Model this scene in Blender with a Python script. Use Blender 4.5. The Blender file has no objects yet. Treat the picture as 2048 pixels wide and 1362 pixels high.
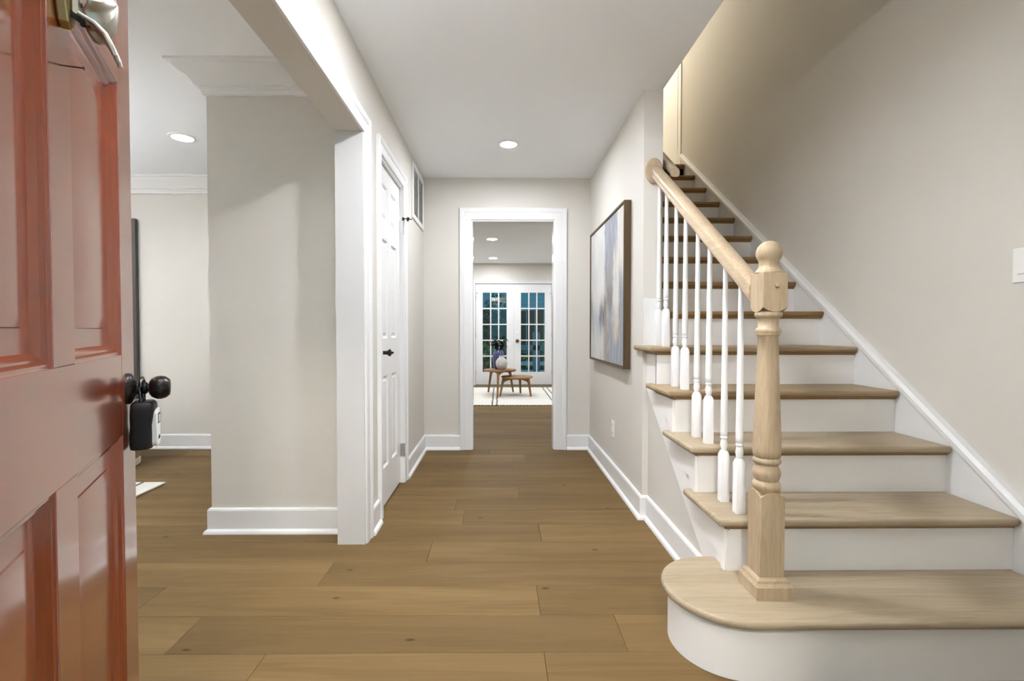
import bpy, bmesh, math, random
from mathutils import Vector, Matrix
random.seed(7)
sc = bpy.context.scene
COL = sc.collection
PI = math.pi

# ------------------------------------------------------------------ camera
cam = bpy.data.cameras.new('camera'); cam_o = bpy.data.objects.new('camera', cam); COL.objects.link(cam_o)
cam_o.location = (0, 0, 1.0817)
cam_o.rotation_euler = (PI/2 - .0219, 0, -.0088)
cam.sensor_width = 36; cam.lens = 966*36/2048; cam.shift_x = (1024-1007.6)/2048
cam.clip_start = .02; cam.clip_end = 200
sc.camera = cam_o

# ------------------------------------------------------------------ world, exposure
w = bpy.data.worlds.new('dusk_sky'); sc.world = w; w.use_nodes = True
bg = w.node_tree.nodes['Background']; bg.inputs[0].default_value = (.22, .50, .62, 1); bg.inputs[1].default_value = .30
sc.view_settings.view_transform = 'Standard'; sc.view_settings.look = 'None'
sc.view_settings.gamma = 1; sc.view_settings.use_curve_mapping = False
sc.view_settings.exposure = 2.62
sc.cycles.max_bounces = 10; sc.cycles.diffuse_bounces = 8; sc.cycles.glossy_bounces = 4
sc.cycles.transparent_max_bounces = 8
LAMP = {'hall': 96, 'entry': 152, 'left': 20, 'far': 64, 'up': 46, 'porch': 60, 'foyer_fill': 225, 'side_room_fill': 580}     # radiance of the lamp lenses

LCOL = (.905, .943, 1.01)
# ------------------------------------------------------------------ materials
def nodes_of(m):
    m.use_nodes = True; nt = m.node_tree
    return nt, nt.nodes['Principled BSDF']
def N(nt, t, **kw):
    n = nt.nodes.new(t)
    for k, v in kw.items():
        if k in n.inputs.keys(): n.inputs[k].default_value = v
        else: setattr(n, k, v)
    return n
def L(nt, a, b): nt.links.new(a, b)
def ramp(nt, fac, stops):
    r = N(nt, 'ShaderNodeValToRGB'); e = r.color_ramp.elements
    while len(e) < len(stops): e.new(.5)
    for i, (p, c) in enumerate(stops): e[i].position = p; e[i].color = (*c, 1) if len(c) == 3 else c
    L(nt, fac, r.inputs[0]); return r.outputs[0]
def mix(nt, fac, a, b, mode='MIX'):
    m = N(nt, 'ShaderNodeMix', data_type='RGBA', blend_type=mode)
    for i, v in ((0, fac), (6, a), (7, b)):
        if hasattr(v, 'is_linked') or hasattr(v, 'links'): L(nt, v, m.inputs[i])
        else: m.inputs[i].default_value = v if i == 0 else (*v, 1)
    return m.outputs[2]
def paint(name, col, rough=.6, bump=.0, bscale=250, coat=0, spec=.5):
    m = bpy.data.materials.new(name); nt, b = nodes_of(m)
    tc = N(nt, 'ShaderNodeNewGeometry')
    n = N(nt, 'ShaderNodeTexNoise', Scale=2.5, Detail=3.0); L(nt, tc.outputs['Position'], n.inputs['Vector'])
    c = mix(nt, n.outputs[0], tuple(x*.985 for x in col), tuple(min(1, x*1.015) for x in col))
    L(nt, c, b.inputs['Base Color']); b.inputs['Roughness'].default_value = rough
    b.inputs['Specular IOR Level'].default_value = spec
    b.inputs['Coat Weight'].default_value = coat; b.inputs['Coat Roughness'].default_value = .12
    if bump:
        n2 = N(nt, 'ShaderNodeTexNoise', Scale=bscale, Detail=2.0); L(nt, tc.outputs['Position'], n2.inputs['Vector'])
        bp = N(nt, 'ShaderNodeBump', Strength=bump, Distance=.001); L(nt, n2.outputs[0], bp.inputs['Height']); L(nt, bp.outputs[0], b.inputs['Normal'])
    return m
def wood(name, dark, mid, light, axis=0, rough=.45, knots=False, vary=.25, grain=1.0, ring=1.0):
    m = bpy.data.materials.new(name); nt, b = nodes_of(m)
    tc = N(nt, 'ShaderNodeNewGeometry'); oi = N(nt, 'ShaderNodeObjectInfo')
    sca = [11*grain]*3; sca[axis] = .9*grain
    off = N(nt, 'ShaderNodeMath', operation='MULTIPLY'); L(nt, oi.outputs['Random'], off.inputs[0]); off.inputs[1].default_value = 37.0
    add = N(nt, 'ShaderNodeVectorMath', operation='ADD'); L(nt, tc.outputs['Position'], add.inputs[0]); L(nt, off.outputs[0], add.inputs[1])
    mp = N(nt, 'ShaderNodeMapping'); mp.inputs['Scale'].default_value = sca; L(nt, add.outputs[0], mp.inputs['Vector'])
    n1 = N(nt, 'ShaderNodeTexNoise', Scale=1.0, Detail=5.0, Roughness=.55, Distortion=.6*ring); L(nt, mp.outputs[0], n1.inputs['Vector'])
    sca2 = [110*grain]*3; sca2[axis] = 4*grain
    mp2 = N(nt, 'ShaderNodeMapping'); mp2.inputs['Scale'].default_value = sca2; L(nt, add.outputs[0], mp2.inputs['Vector'])
    n2 = N(nt, 'ShaderNodeTexNoise', Scale=1.0, Detail=3.0, Roughness=.6); L(nt, mp2.outputs[0], n2.inputs['Vector'])
    # growth ring lines taken from the soft noise
    rg = N(nt, 'ShaderNodeMath', operation='MULTIPLY'); L(nt, n1.outputs[0], rg.inputs[0]); rg.inputs[1].default_value = 60*ring
    sn = N(nt, 'ShaderNodeMath', operation='SINE'); L(nt, rg.outputs[0], sn.inputs[0])
    rr = N(nt, 'ShaderNodeMapRange'); L(nt, sn.outputs[0], rr.inputs[0]); rr.inputs[1].default_value = -1
    c = ramp(nt, n1.outputs[0], [(.28, dark), (.5, mid), (.72, light)])
    c = mix(nt, (.12 if knots else .34)*ring, c, mix(nt, rr.outputs[0], tuple(x*.72 for x in mid), light))
    c = mix(nt, .22 if knots else .34, c, mix(nt, n2.outputs[0], tuple(x*.55 for x in mid), tuple(min(1, x*1.25) for x in light)))
    tone = N(nt, 'ShaderNodeMapRange'); L(nt, oi.outputs['Random'], tone.inputs[0]); tone.inputs[3].default_value = 1-vary; tone.inputs[4].default_value = 1+vary*.4
    c = mix(nt, 1.0, c, tone.outputs[0], 'MULTIPLY')
    if knots:
        mp3 = N(nt, 'ShaderNodeMapping'); s3 = [5.2]*3; s3[axis] = 2.6; mp3.inputs['Scale'].default_value = s3; L(nt, add.outputs[0], mp3.inputs['Vector'])
        nd = N(nt, 'ShaderNodeTexNoise', Scale=5.0); L(nt, mp3.outputs[0], nd.inputs['Vector'])
        nm = N(nt, 'ShaderNodeVectorMath', operation='SCALE'); L(nt, nd.outputs['Color'], nm.inputs[0]); nm.inputs['Scale'].default_value = .09
        na = N(nt, 'ShaderNodeVectorMath', operation='ADD'); L(nt, mp3.outputs[0], na.inputs[0]); L(nt, nm.outputs[0], na.inputs[1])
        v = N(nt, 'ShaderNodeTexVoronoi', voronoi_dimensions='2D', Scale=1.0); L(nt, na.outputs[0], v.inputs['Vector'])
        sep = N(nt, 'ShaderNodeSeparateColor'); L(nt, v.outputs['Color'], sep.inputs[0])
        gt = N(nt, 'ShaderNodeMath', operation='GREATER_THAN'); L(nt, sep.outputs[0], gt.inputs[0]); gt.inputs[1].default_value = .76
        kr = N(nt, 'ShaderNodeMapRange', interpolation_type='SMOOTHSTEP'); L(nt, v.outputs['Distance'], kr.inputs[0]); kr.inputs[1].default_value = .008; kr.inputs[2].default_value = .062; kr.inputs[3].default_value = .75; kr.inputs[4].default_value = 0
        km = N(nt, 'ShaderNodeMath', operation='MULTIPLY'); L(nt, gt.outputs[0], km.inputs[0]); L(nt, kr.outputs[0], km.inputs[1])
        c = mix(nt, km.outputs[0], c, tuple(x*.22 for x in dark))
    L(nt, c, b.inputs['Base Color']); b.inputs['Roughness'].default_value = rough
    b.inputs['Specular IOR Level'].default_value = .06 if knots else .3
    bp = N(nt, 'ShaderNodeBump', Strength=.12, Distance=.0008); L(nt, n2.outputs[0], bp.inputs['Height']); L(nt, bp.outputs[0], b.inputs['Normal'])
    return m
def metal(name, col, rough=.35, metallic=1.0):
    m = bpy.data.materials.new(name); nt, b = nodes_of(m)
    n = N(nt, 'ShaderNodeTexNoise', Scale=60.0, Detail=3.0)
    r = N(nt, 'ShaderNodeMapRange'); L(nt, n.outputs[0], r.inputs[0]); r.inputs[3].default_value = rough*.8; r.inputs[4].default_value = rough*1.25
    b.inputs['Base Color'].default_value = (*col, 1); b.inputs['Metallic'].default_value = metallic; L(nt, r.outputs[0], b.inputs['Roughness'])
    return m
def emit(name, col, s):
    m = bpy.data.materials.new(name); m.use_nodes = True; nt = m.node_tree; nt.nodes.clear()
    e = N(nt, 'ShaderNodeEmission', Strength=s); e.inputs[0].default_value = (*col, 1); o = N(nt, 'ShaderNodeOutputMaterial'); L(nt, e.outputs[0], o.inputs[0]); return m

WALL = paint('wall_paint', (.635, .605, .553), .75, .12)
WHITE = paint('trim_white', (.76, .757, .748), .35)
CEIL = paint('ceiling_white', (.85, .868, .885), .85, .1)
RISER = paint('riser_white', (.83, .81, .785), .5)
RED = paint('door_red', (.225, .041, .012), .22, .05, 90, coat=1.0)
RED.node_tree.nodes['Principled BSDF'].inputs['Coat IOR'].default_value = 1.72
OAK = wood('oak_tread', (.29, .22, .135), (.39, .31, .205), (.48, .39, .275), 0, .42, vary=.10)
OAKD = wood('oak_tread_shaded', (.20, .115, .040), (.28, .165, .062), (.36, .22, .09), 0, .42, vary=.10)  # tread oak darkened to carry the shade on upper nose fronts and coves
OAKM = wood('oak_tread_part_shaded', (.23, .155, .075), (.32, .225, .12), (.40, .295, .17), 0, .42, vary=.08)  # same oak partly darkened, step between the lit and shaded treads
OAKV = wood('oak_newel', (.34, .245, .15), (.42, .315, .20), (.50, .39, .26), 2, .45, vary=.05, grain=1.6)
OAKR = wood('oak_rail', (.36, .265, .165), (.45, .34, .22), (.53, .415, .285), 1, .35, vary=.05, grain=1.4)
FLOOR = wood('floor_oak', (.122, .075, .030), (.168, .105, .044), (.212, .139, .061), 0, .55, knots=True, vary=.18, grain=.8)
WALNUT = wood('walnut_frame', (.055, .031, .013), (.095, .056, .025), (.135, .083, .039), 2, .5, vary=.05)
TEAK = wood('teak_table', (.17, .08, .022), (.25, .125, .038), (.33, .18, .062), 0, .42, vary=.08)
BLACK = metal('oil_rubbed_bronze', (.028, .022, .02), .28, .7)
CHROME = metal('dark_chrome', (.10, .09, .085), .15)
BRASS = metal('aged_brass', (.45, .33, .14), .35)
SILVER = metal('pale_pewter', (.42, .39, .33), .42)
STEEL = metal('brushed_hinge', (.55, .54, .52), .35)
DARK = paint('dark_gap', (.03, .028, .025), .9)
PLASTIC = paint('white_plastic', (.80, .79, .76), .35)
RUBBER = paint('black_rubber', (.010, .008, .007), .5, .1, 400, spec=.3)

# ------------------------------------------------------------------ mesh helpers
class MB:
    def __init__(s): s.v = []; s.f = []
    def add(s, vs, fs):
        o = len(s.v); s.v += [tuple(p) for p in vs]; s.f += [tuple(i+o for i in f) for f in fs]; return s
    def box(s, x0, x1, y0, y1, z0, z1):
        return s.add([(x, y, z) for z in (z0, z1) for y in (y0, y1) for x in (x0, x1)],
                     [(0, 2, 3, 1), (4, 5, 7, 6), (0, 1, 5, 4), (2, 6, 7, 3), (0, 4, 6, 2), (1, 3, 7, 5)])
    def prism(s, poly, axis, a0, a1):
        """polygon in the two other axes (cyclic order), extruded along axis"""
        def P(p, a):
            if axis == 0: return (a, p[0], p[1])
            if axis == 1: return (p[0], a, p[1])
            return (p[0], p[1], a)
        n = len(poly); vs = [P(p, a0) for p in poly]+[P(p, a1) for p in poly]
        fs = [tuple(range(n))[::-1], tuple(range(n, 2*n))]+[(i, (i+1) % n, n+(i+1) % n, n+i) for i in range(n)]
        return s.add(vs, fs)
    def lathe(s, prof, seg=32, c=(0, 0, 0), axis=Vector((0, 0, 1)), sx=1, sy=1):
        """prof: (radius, height) pairs from bottom to top"""
        q = Vector((0, 0, 1)).rotation_difference(axis); vs = []; fs = []; c = Vector(c)
        for r, h in prof:
            for k in range(seg):
                a = 2*PI*k/seg; vs.append(c+q @ Vector((r*math.cos(a)*sx, r*math.sin(a)*sy, h)))
        for i in range(len(prof)-1):
            for k in range(seg):
                a = i*seg+k; b = i*seg+(k+1) % seg; fs.append((a, b, b+seg, a+seg))
        fs.append(tuple(range(seg))[::-1]); fs.append(tuple((len(prof)-1)*seg+k for k in range(seg)))
        return s.add(vs, fs)
    def tube(s, pts, r, seg=10):
        pts = [Vector(p) for p in pts]; rs = r if isinstance(r, (list, tuple)) else [r]*len(pts); vs = []; fs = []
        up = Vector((0, 0, 1))
        for i, p in enumerate(pts):
            t = (pts[min(i+1, len(pts)-1)]-pts[max(i-1, 0)]).normalized()
            u = t.cross(up); u = u.normalized() if u.length > 1e-3 else Vector((1, 0, 0)); v = u.cross(t)
            for k in range(seg):
                a = 2*PI*k/seg; vs.append(p+(u*math.cos(a)+v*math.sin(a))*rs[i])
        for i in range(len(pts)-1):
            for k in range(seg):
                a = i*seg+k; b = i*seg+(k+1) % seg; fs.append((a, a+seg, b+seg, b))
        fs.append(tuple(range(seg))); fs.append(tuple((len(pts)-1)*seg+k for k in range(seg))[::-1])
        return s.add(vs, fs)
    def sweep(s, path, prof, nrm, flip=False):
        """profile (a across the path, b along nrm) swept with mitred corners along an open planar path"""
        nrm = Vector(nrm); path = [Vector(p) for p in path]; n = len(path); m = len(prof); vs = []; fs = []
        sg = -1 if flip else 1
        for i, p in enumerate(path):
            d0 = (path[i]-path[i-1]).normalized() if i > 0 else None
            d1 = (path[i+1]-path[i]).normalized() if i < n-1 else None
            s0 = nrm.cross(d0)*sg if d0 else None; s1 = nrm.cross(d1)*sg if d1 else None
            if s0 and s1: q = (s0+s1); q = q/ (1+s0.dot(s1))
            else: q = s0 or s1
            for a, b in prof: vs.append(p+q*a+nrm*b)
        for i in range(n-1):
            for k in range(m):
                a = i*m+k; b = i*m+(k+1) % m; fs.append((a, b, b+m, a+m))
        fs.append(tuple(range(m))); fs.append(tuple((n-1)*m+k for k in range(m))[::-1])
        return s.add(vs, fs)
    def rings(s, rect, prof, depth_axis=1, sgn=1, base=0.0):
        """nested rectangles (inset, depth) like a sunk door panel; rect = (a0,a1,z0,z1)"""
        a0, a1, z0, z1 = rect; vs = []; fs = []
        for ins, dp in prof:
            for (a, z) in ((a0+ins, z0+ins), (a1-ins, z0+ins), (a1-ins, z1-ins), (a0+ins, z1-ins)):
                vs.append((a, base+sgn*dp, z) if depth_axis == 1 else (base+sgn*dp, a, z))
        for i in range(len(prof)-1):
            for k in range(4): fs.append((i*4+k, i*4+(k+1) % 4, i*4+4+(k+1) % 4, i*4+4+k))
        e = (len(prof)-1)*4; fs.append((e, e+1, e+2, e+3))
        return s.add(vs, fs)
    def build(s, name, mat, parent=None, bev=0, seg=2, smooth=False, world=True, angle=35):
        return finish(name, s, mat, parent, bev, seg, smooth, world, angle)
def wloc(o):
    p = Vector((0, 0, 0))
    while o is not None: p = p+o.location; o = o.parent
    return p
def finish(name, mb, mat, parent, bev, seg, smooth, world, angle):
    me = bpy.data.meshes.new(name); me.from_pydata(mb.v, [], mb.f)
    bm = bmesh.new(); bm.from_mesh(me); bmesh.ops.recalc_face_normals(bm, faces=bm.faces)
    if bev:
        ed = [e for e in bm.edges if len(e.link_faces) == 2 and e.calc_face_angle(0) > .5]
        bmesh.ops.bevel(bm, geom=ed, offset=bev, segments=seg, affect='EDGES', profile=.5, clamp_overlap=True)
    bm.to_mesh(me); bm.free()
    if smooth or (bev and seg > 2):
        for p in me.polygons: p.use_smooth = True
        me.set_sharp_from_angle(angle=math.radians(angle))
    me.materials.append(mat)
    o = bpy.data.objects.new(name, me); COL.objects.link(o)
    if bev and seg > 2: o.modifiers.new('weighted', 'WEIGHTED_NORMAL').keep_sharp = True
    if parent is not None:
        o.parent = parent
        if world: me.transform(Matrix.Translation(-wloc(parent)))
    elif world:
        xs = [v.co for v in me.vertices]
        c = Vector(((min(v.x for v in xs)+max(v.x for v in xs))/2, (min(v.y for v in xs)+max(v.y for v in xs))/2, min(v.z for v in xs)))
        me.transform(Matrix.Translation(-c)); o.location = c
    return o
def tag(o, label, cat, group=None, kind=None):
    o['label'] = label; o['category'] = cat
    if group: o['group'] = group
    if kind: o['kind'] = kind
    return o
def empty(name, loc, label, cat, group=None, kind=None, rz=0):
    o = bpy.data.objects.new(name, None); COL.objects.link(o); o.location = loc; o.rotation_euler = (0, 0, rz); o.empty_display_size = .1
    return tag(o, label, cat, group, kind)
def box(name, x0, x1, y0, y1, z0, z1, mat, parent=None, bev=0, world=True):
    return MB().box(x0, x1, y0, y1, z0, z1).build(name, mat, parent, bev, 2, False, world)
def struct(o, label, cat): return tag(o, label, cat, kind='structure')

# ------------------------------------------------------------------ main dimensions
XL, XR, XE = -.6814, .8159, .924          # hall left wall, hall right wall, stair side of the stub wall
XO = -.81                                  # room side of the hall left wall
DF, DF2 = 4.35, 4.47                       # far hall wall
DE = 2.745                                 # end of the stub wall
XW = 1.91                                  # stair outer wall
CZ, CF = 2.44, 2.38                        # ceilings
DB = 9.45                                  # french door wall
R, T, D2 = .1984, .27, 1.717               # stair rise, run, nose of the second tread
FW0, FW1 = .13, .25                        # front wall
DC, XC = 2.57, -1.535                      # closet wall in the left room
DL = 4.41                                  # left room back wall
XLL = -5.0
UZ = 5.2

# ------------------------------------------------------------------ floor with planks
fl = struct(box('floor', XLL, 2.9, FW0, DB+.2, -.12, -.014, DARK), 'wide light oak plank floor running through hall and rooms', 'floor')
PW = .2131; y = 1.5968-PW*7
known = {6: (-.78, .149), 7: (-1.12, .433), 8: (-1.40, .155), 9: (-.77, .95), 10: (-1.9, -.342, 1.3), 11: (-1.0, .216), 12: (-1.3, -.208, 1.5), 14: (-.9, .127), 15: (-2.0, -.475, .9)}
row = 0
while y < DB+.1:
    y0, y1 = max(y, FW1-.12), min(y+PW, DB+.05)
    xa, xb = (-4.3, 1.9) if y < DF else (-2.2, 2.8)
    cuts = list(known.get(row, ()))
    rr = random.Random(row*13+5)
    if not cuts:
        cuts = [xa+rr.uniform(.3, 1.9)]
    while cuts[-1] < xb-.5: cuts.append(cuts[-1]+rr.uniform(1.0, 1.95))
    while cuts[0] > xa+.5: cuts.insert(0, cuts[0]-rr.uniform(1.0, 1.95))
    cuts = [xa]+[c for c in cuts if xa+.2 < c < xb-.2]+[xb]
    if y1-y0 > .02:
        for a, b in zip(cuts[:-1], cuts[1:]):
            box('plank', a+.0006, b-.0006, y0+.0005, y1-.0005, -.014, rr.uniform(-.0004, 0), FLOOR, fl, bev=.0011)
    y += PW; row += 1

# ------------------------------------------------------------------ ceilings
struct(box('ceiling', XO, XE, FW0, DF2, CZ, CZ+.33, CEIL), 'smooth white hall ceiling with one round recessed light', 'ceiling')
struct(box('ceiling_side_room', XLL, XO, FW0, DL+.1, CZ, CZ+.1, CEIL), 'white ceiling of the side room left of the hall', 'ceiling')
struct(MB().box(-2.3, .88, DF2, DB+.15, CF, CF+.1).box(.88, 2.9, 5.08, DB+.15, CF, CF+.1).build('ceiling_far_room', CEIL), 'white ceiling seen through the far doorway with two small lights', 'ceiling')
struct(box('ceiling_stairwell', XR, XW+.1, FW0, 7.1, UZ, UZ+.1, CEIL), 'white ceiling high above the stairwell', 'ceiling')

# ------------------------------------------------------------------ walls
OP0, OP1, OPZ = .42, 2.43, 2.067           # wide opening in the hall left wall
CD0, CD1, CDZ = 2.772, 3.410, 2.085        # closet doorway
m = MB()
m.box(XO, XL, FW1, OP0, 0, CZ).box(XO, XL, OP0, OP1, OPZ, CZ).box(XO, XL, OP1, CD0, 0, CZ)
m.box(XO, XL, CD0, CD1, CDZ, CZ).box(XO, XL, CD1, DF, 0, CZ)
struct(m.build('wall_left', WALL), 'greige hall wall on the left with wide opening and closet doorway', 'wall')
m = MB().box(XC, XO, DC, DC+.1, 0, CZ).box(XC, XC+.1, DC+.1, DL, 0, CZ)
struct(m.build('wall_closet', WALL), 'greige wall of the closet block behind the wide opening', 'wall')
struct(box('wall_side_room_back', XLL, XC, DL, DL+.1, 0, CZ, WALL), 'pale back wall of the side room behind the front door', 'wall')
struct(box('wall_side_room_left', XLL-.1, XLL, FW0, DL+.1, 0, CZ, WALL), 'outer left wall of the side room', 'wall')
DX0, DX1, DZ = -.252, .4975, 2.066
m = MB().box(XO, DX0, DF, DF2, 0, CZ).box(DX1, XR, DF, DF2, 0, CZ).box(DX0, DX1, DF, DF2, DZ, CZ)
struct(m.build('wall_far', WALL), 'greige wall at the end of the hall with the cased doorway', 'wall')
struct(MB().box(XR, XE, DE, 5.1, 0, UZ).box(XR, XE, 5.1, 7.1, 2.5, UZ).build('wall_right', WALL), 'greige hall wall on the right carrying the painting', 'wall')
struct(box('wall_right_upper', XR, XE, FW1, DE, CZ+.33, UZ, WALL), 'upper storey wall above the hall ceiling edge', 'wall')
struct(box('wall_stair', XW, XW+.1, FW0, 7.1, 0, UZ, WALL), 'tall greige wall on the right side of the staircase', 'wall')
m = MB().box(XLL, -.41, FW0, FW1, 0, CZ).box(.535, XW, FW0, FW1, 0, UZ).box(-.41, .535, FW0, FW1, 2.06, CZ)
struct(m.build('wall_front', WALL), 'front wall around the open entrance', 'wall')
FO0, FO1, FOZ = -.475, 1.03, 1.985         # french door opening
m = MB().box(-2.3, FO0, DB, DB+.15, 0, CF).box(FO1, 2.9, DB, DB+.15, 0, CF).box(FO0, FO1, DB, DB+.15, FOZ, CF)
struct(m.build('wall_french_door', WALL), 'cream wall above and beside the french doors', 'wall')
struct(box('wall_far_room_left', -2.4, -2.3, DF2, DB+.15, 0, CF, WALL), 'left wall of the far room', 'wall')
struct(box('wall_far_room_right', 2.9, 3.0, DF2, DB+.15, 0, CF, WALL), 'right wall of the far room', 'wall')
m = MB().box(-2.4, XO, DF2-.06, DF2, 0, CF).box(XE, 3.0, 5.08, 5.14, 0, CF)
struct(m.build('wall_far_room_front', WALL), 'front wall of the far room beside the doorway', 'wall')
struct(box('wall_landing', XE, XW, 7.0, 7.1, 2.6, UZ, WALL), 'back wall of the upper landing', 'wall')
struct(box('floor_landing', XE, XW, D2+12*T+.03, 7.0, 2.6, 14*R-.002, OAK), 'upper landing floor at the top of the stairs', 'floor')

# side of the stair below the open treads, stepping back from the hall wall
def nosez(d): return 2*R+(d-D2)*R/T
XS = .85
poly = [(D2+.045, 0)]
for n in range(2, 6):
    d = D2+(n-2)*T
    poly += [(d+.045, n*R-.03), (min(d+T+.045, DE), n*R-.03)]
poly += [(DE, 0)]
struct(MB().prism(poly, 0, XS, XE).build('wall_stair_side', WALL), 'pale wall under the open stair treads facing the hall', 'wall')

# ------------------------------------------------------------------ baseboards, crown, casings
BASE = [(0, 0), (.031, 0), (.031, .006), (.027, .016), (.017, .024), (.0155, .026), (.0155, .122), (.012, .131), (0, .134)]
def base(name, pts, label, flip=False):
    o = MB().sweep([(x, y, 0) for x, y in pts], BASE, (0, 0, 1), flip).build(name, WHITE)
    return struct(o, label, 'baseboard')
base('baseboard_right', [(.605, DF), (XR, DF), (XR, DE), (XS, DE), (XS, 1.80)], 'white baseboard along the right hall wall up to the stairs', True)
base('baseboard_left', [(-.354, DF), (XL, DF), (XL, CD1+.085)], 'white baseboard in the far left corner of the hall')
base('baseboard_between', [(XL, CD0-.085), (XL, OP1+.09)], 'short white baseboard piece between closet door and wide opening')
base('baseboard_closet', [(XO, DC), (XC, DC), (XC, DL)], 'white baseboard around the closet wall corner', False)
base('baseboard_side_room', [(XC, DL), (XLL, DL)], 'white baseboard along the side room back wall')
base('baseboard_far_left', [(FO0-.07, DB), (-2.3, DB)], 'white baseboard left of the french doors')
base('baseboard_far_right', [(2.9, DB), (FO1+.07, DB)], 'white baseboard right of the french doors')
CROWN = [(0, 0), (.135, 0), (.135, -.012), (.122, -.016), (.112, -.016), (.105, -.030), (.088, -.046), (.064, -.058), (.048, -.078), (.040, -.094), (.026, -.098), (.026, -.108), (.020, -.112), (.014, -.132), (0, -.135)]
o = MB().sweep([(XO, FW1, CZ), (XO, DC, CZ), (XC, DC, CZ), (XC, DL, CZ), (XLL, DL, CZ), (XLL, FW1, CZ)], CROWN, (0, 0, 1)).build('trim_1', WHITE, smooth=True, angle=25)
struct(o, 'white stepped crown moulding around the side room ceiling', 'crown moulding')
def casing_prof(wd): return [(0, 0), (0, .011), (.006, .014), (wd*.55, .015), (wd*.62, .013), (wd*.68, .018), (wd*.88, .024), (wd, .022), (wd, 0)]
def casing(name, pts, nrm, wd, label, flip=False):
    o = MB().sweep(pts, casing_prof(wd), nrm, flip).build(name, WHITE, smooth=True, angle=25)
    return struct(o, label, 'door casing')
casing('trim_2', [(XL, OP0, 0), (XL, OP0, OPZ), (XL, OP1, OPZ), (XL, OP1, 0)], (1, 0, 0), .088, 'white moulded casing around the wide opening on the left')
casing('trim_3', [(XL, CD0, 0), (XL, CD0, CDZ), (XL, CD1, CDZ), (XL, CD1, 0)], (1, 0, 0), .08, 'white casing around the narrow six panel closet door')
casing('trim_4', [(DX0, DF, 0), (DX0, DF, DZ), (DX1, DF, DZ), (DX1, DF, 0)], (0, -1, 0), .103, 'white casing around the doorway at the hall end')
casing('trim_5', [(FO0, DB, 0), (FO0, DB, FOZ), (FO1, DB, FOZ), (FO1, DB, 0)], (0, -1, 0), .06, 'white casing around the pair of french doors')
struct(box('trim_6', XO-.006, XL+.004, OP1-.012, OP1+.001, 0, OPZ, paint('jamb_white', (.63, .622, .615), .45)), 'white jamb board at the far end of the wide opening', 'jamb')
struct(MB().box(DX0-.001, DX0+.012, DF-.002, DF2+.002, 0, DZ).box(DX1-.012, DX1+.001, DF-.002, DF2+.002, 0, DZ).build('trim_7', paint('gloss_white', (.84, .835, .82), .16)), 'glossy white side jambs of the far doorway', 'jamb')
struct(box('trim_8', DX0+.012, DX1-.012, DF-.002, DF2+.002, DZ-.012, DZ+.001, WHITE), 'white head jamb of the far doorway', 'jamb')
struct(MB().box(XO, XL, CD0-.001, CD0+.004, 0, CDZ).box(XO, XL, CD1-.004, CD1+.001, 0, CDZ).box(XO, XL, CD0, CD1, CDZ-.012, CDZ+.001).build('trim_9', WHITE), 'white jamb lining of the closet doorway', 'jamb')
o = MB().sweep([(XW, 5.19, 14*R), (XW, 5.19, 4.86), (XW, 6.0, 4.86), (XW, 6.0, 14*R)], [(a, b*.45) for a, b in casing_prof(.09)], (-1, 0, 0), True).build('trim_10', WHITE, smooth=True, angle=25)
o2 = struct(o, 'white upright door casing at the top of the stairs', 'door casing')
box('door_leaf', XW-.006, XW+.001, 5.20, 5.99, 14*R, 4.85, WHITE, o)

# ------------------------------------------------------------------ lamps
def lamp(x, y, z, rad, key, label, group, col=LCOL):
    o = empty('recessed_light', (x, y, z), label, 'ceiling light', group)
    MB().lathe([(rad*.86, -.001), (rad*.9, -.006), (rad*1.02, -.007), (rad*1.2, -.004), (rad*1.22, 0), (rad*.86, 0)], 40, (x, y, z)).build('trim_ring', PLASTIC, o, smooth=True)
    MB().lathe([(rad*.87, -.0045), (rad*.87, -.0015)], 40, (x, y, z)).build('lens', emit('lamp_'+key+'_%d' % len(bpy.data.materials), col, LAMP[key]), o)
    return o
lamp(.066, 3.56, CZ, .066, 'hall', 'round recessed light in the middle of the hall ceiling', 'recessed hall lights')
lamp(.066, 1.90, CZ, .066, 'entry', 'round recessed light in the hall ceiling nearest the entrance', 'recessed hall lights')
lamp(-2.238, 3.46, CZ, .075, 'left', 'round recessed light in the side room ceiling by the closet wall', 'recessed side room lights')
for i, (x, y) in enumerate(((-3.9, 3.46), (-3.9, 1.5))):  # unseen recessed lights added to brighten the side room
    lamp(x, y, CZ, .075, 'left', ('added recessed light in the side room far left corner', 'added recessed light in the near left corner of the side room')[i], 'recessed side room lights')
lamp(-.108, 6.93, CF, .08, 'far', 'nearer of the two recessed lights seen through the doorway', 'recessed far room lights')
lamp(-.118, 8.753, CF, .08, 'far', 'farther of the two recessed lights near the french doors', 'recessed far room lights')
for i, (x, y) in enumerate(((1.75, 6.93), (1.75, 8.753), (-1.6, 6.93), (-1.6, 8.753))):  # four more out of view, added to raise the far room light
    lamp(x, y, CF, .08, 'far', 'added recessed light in the far room, %s' % ('right near', 'right far', 'left near', 'left far')[i], 'recessed far room lights')
o = empty('landing_light', (1.42, 5.9, UZ), 'globe light on the ceiling over the upper landing', 'ceiling light')
MB().lathe([(.16, -.03), (.17, 0)], 32, (1.42, 5.9, UZ)).build('base_plate', BRASS, o, smooth=True)
MB().lathe([(.001, -.16), (.07, -.15), (.12, -.11), (.145, -.06), (.15, -.03)], 32, (1.42, 5.9, UZ)).build('globe', emit('globe_glow', (1, .93, .78), LAMP['up']*.55), o, smooth=True)

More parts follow.
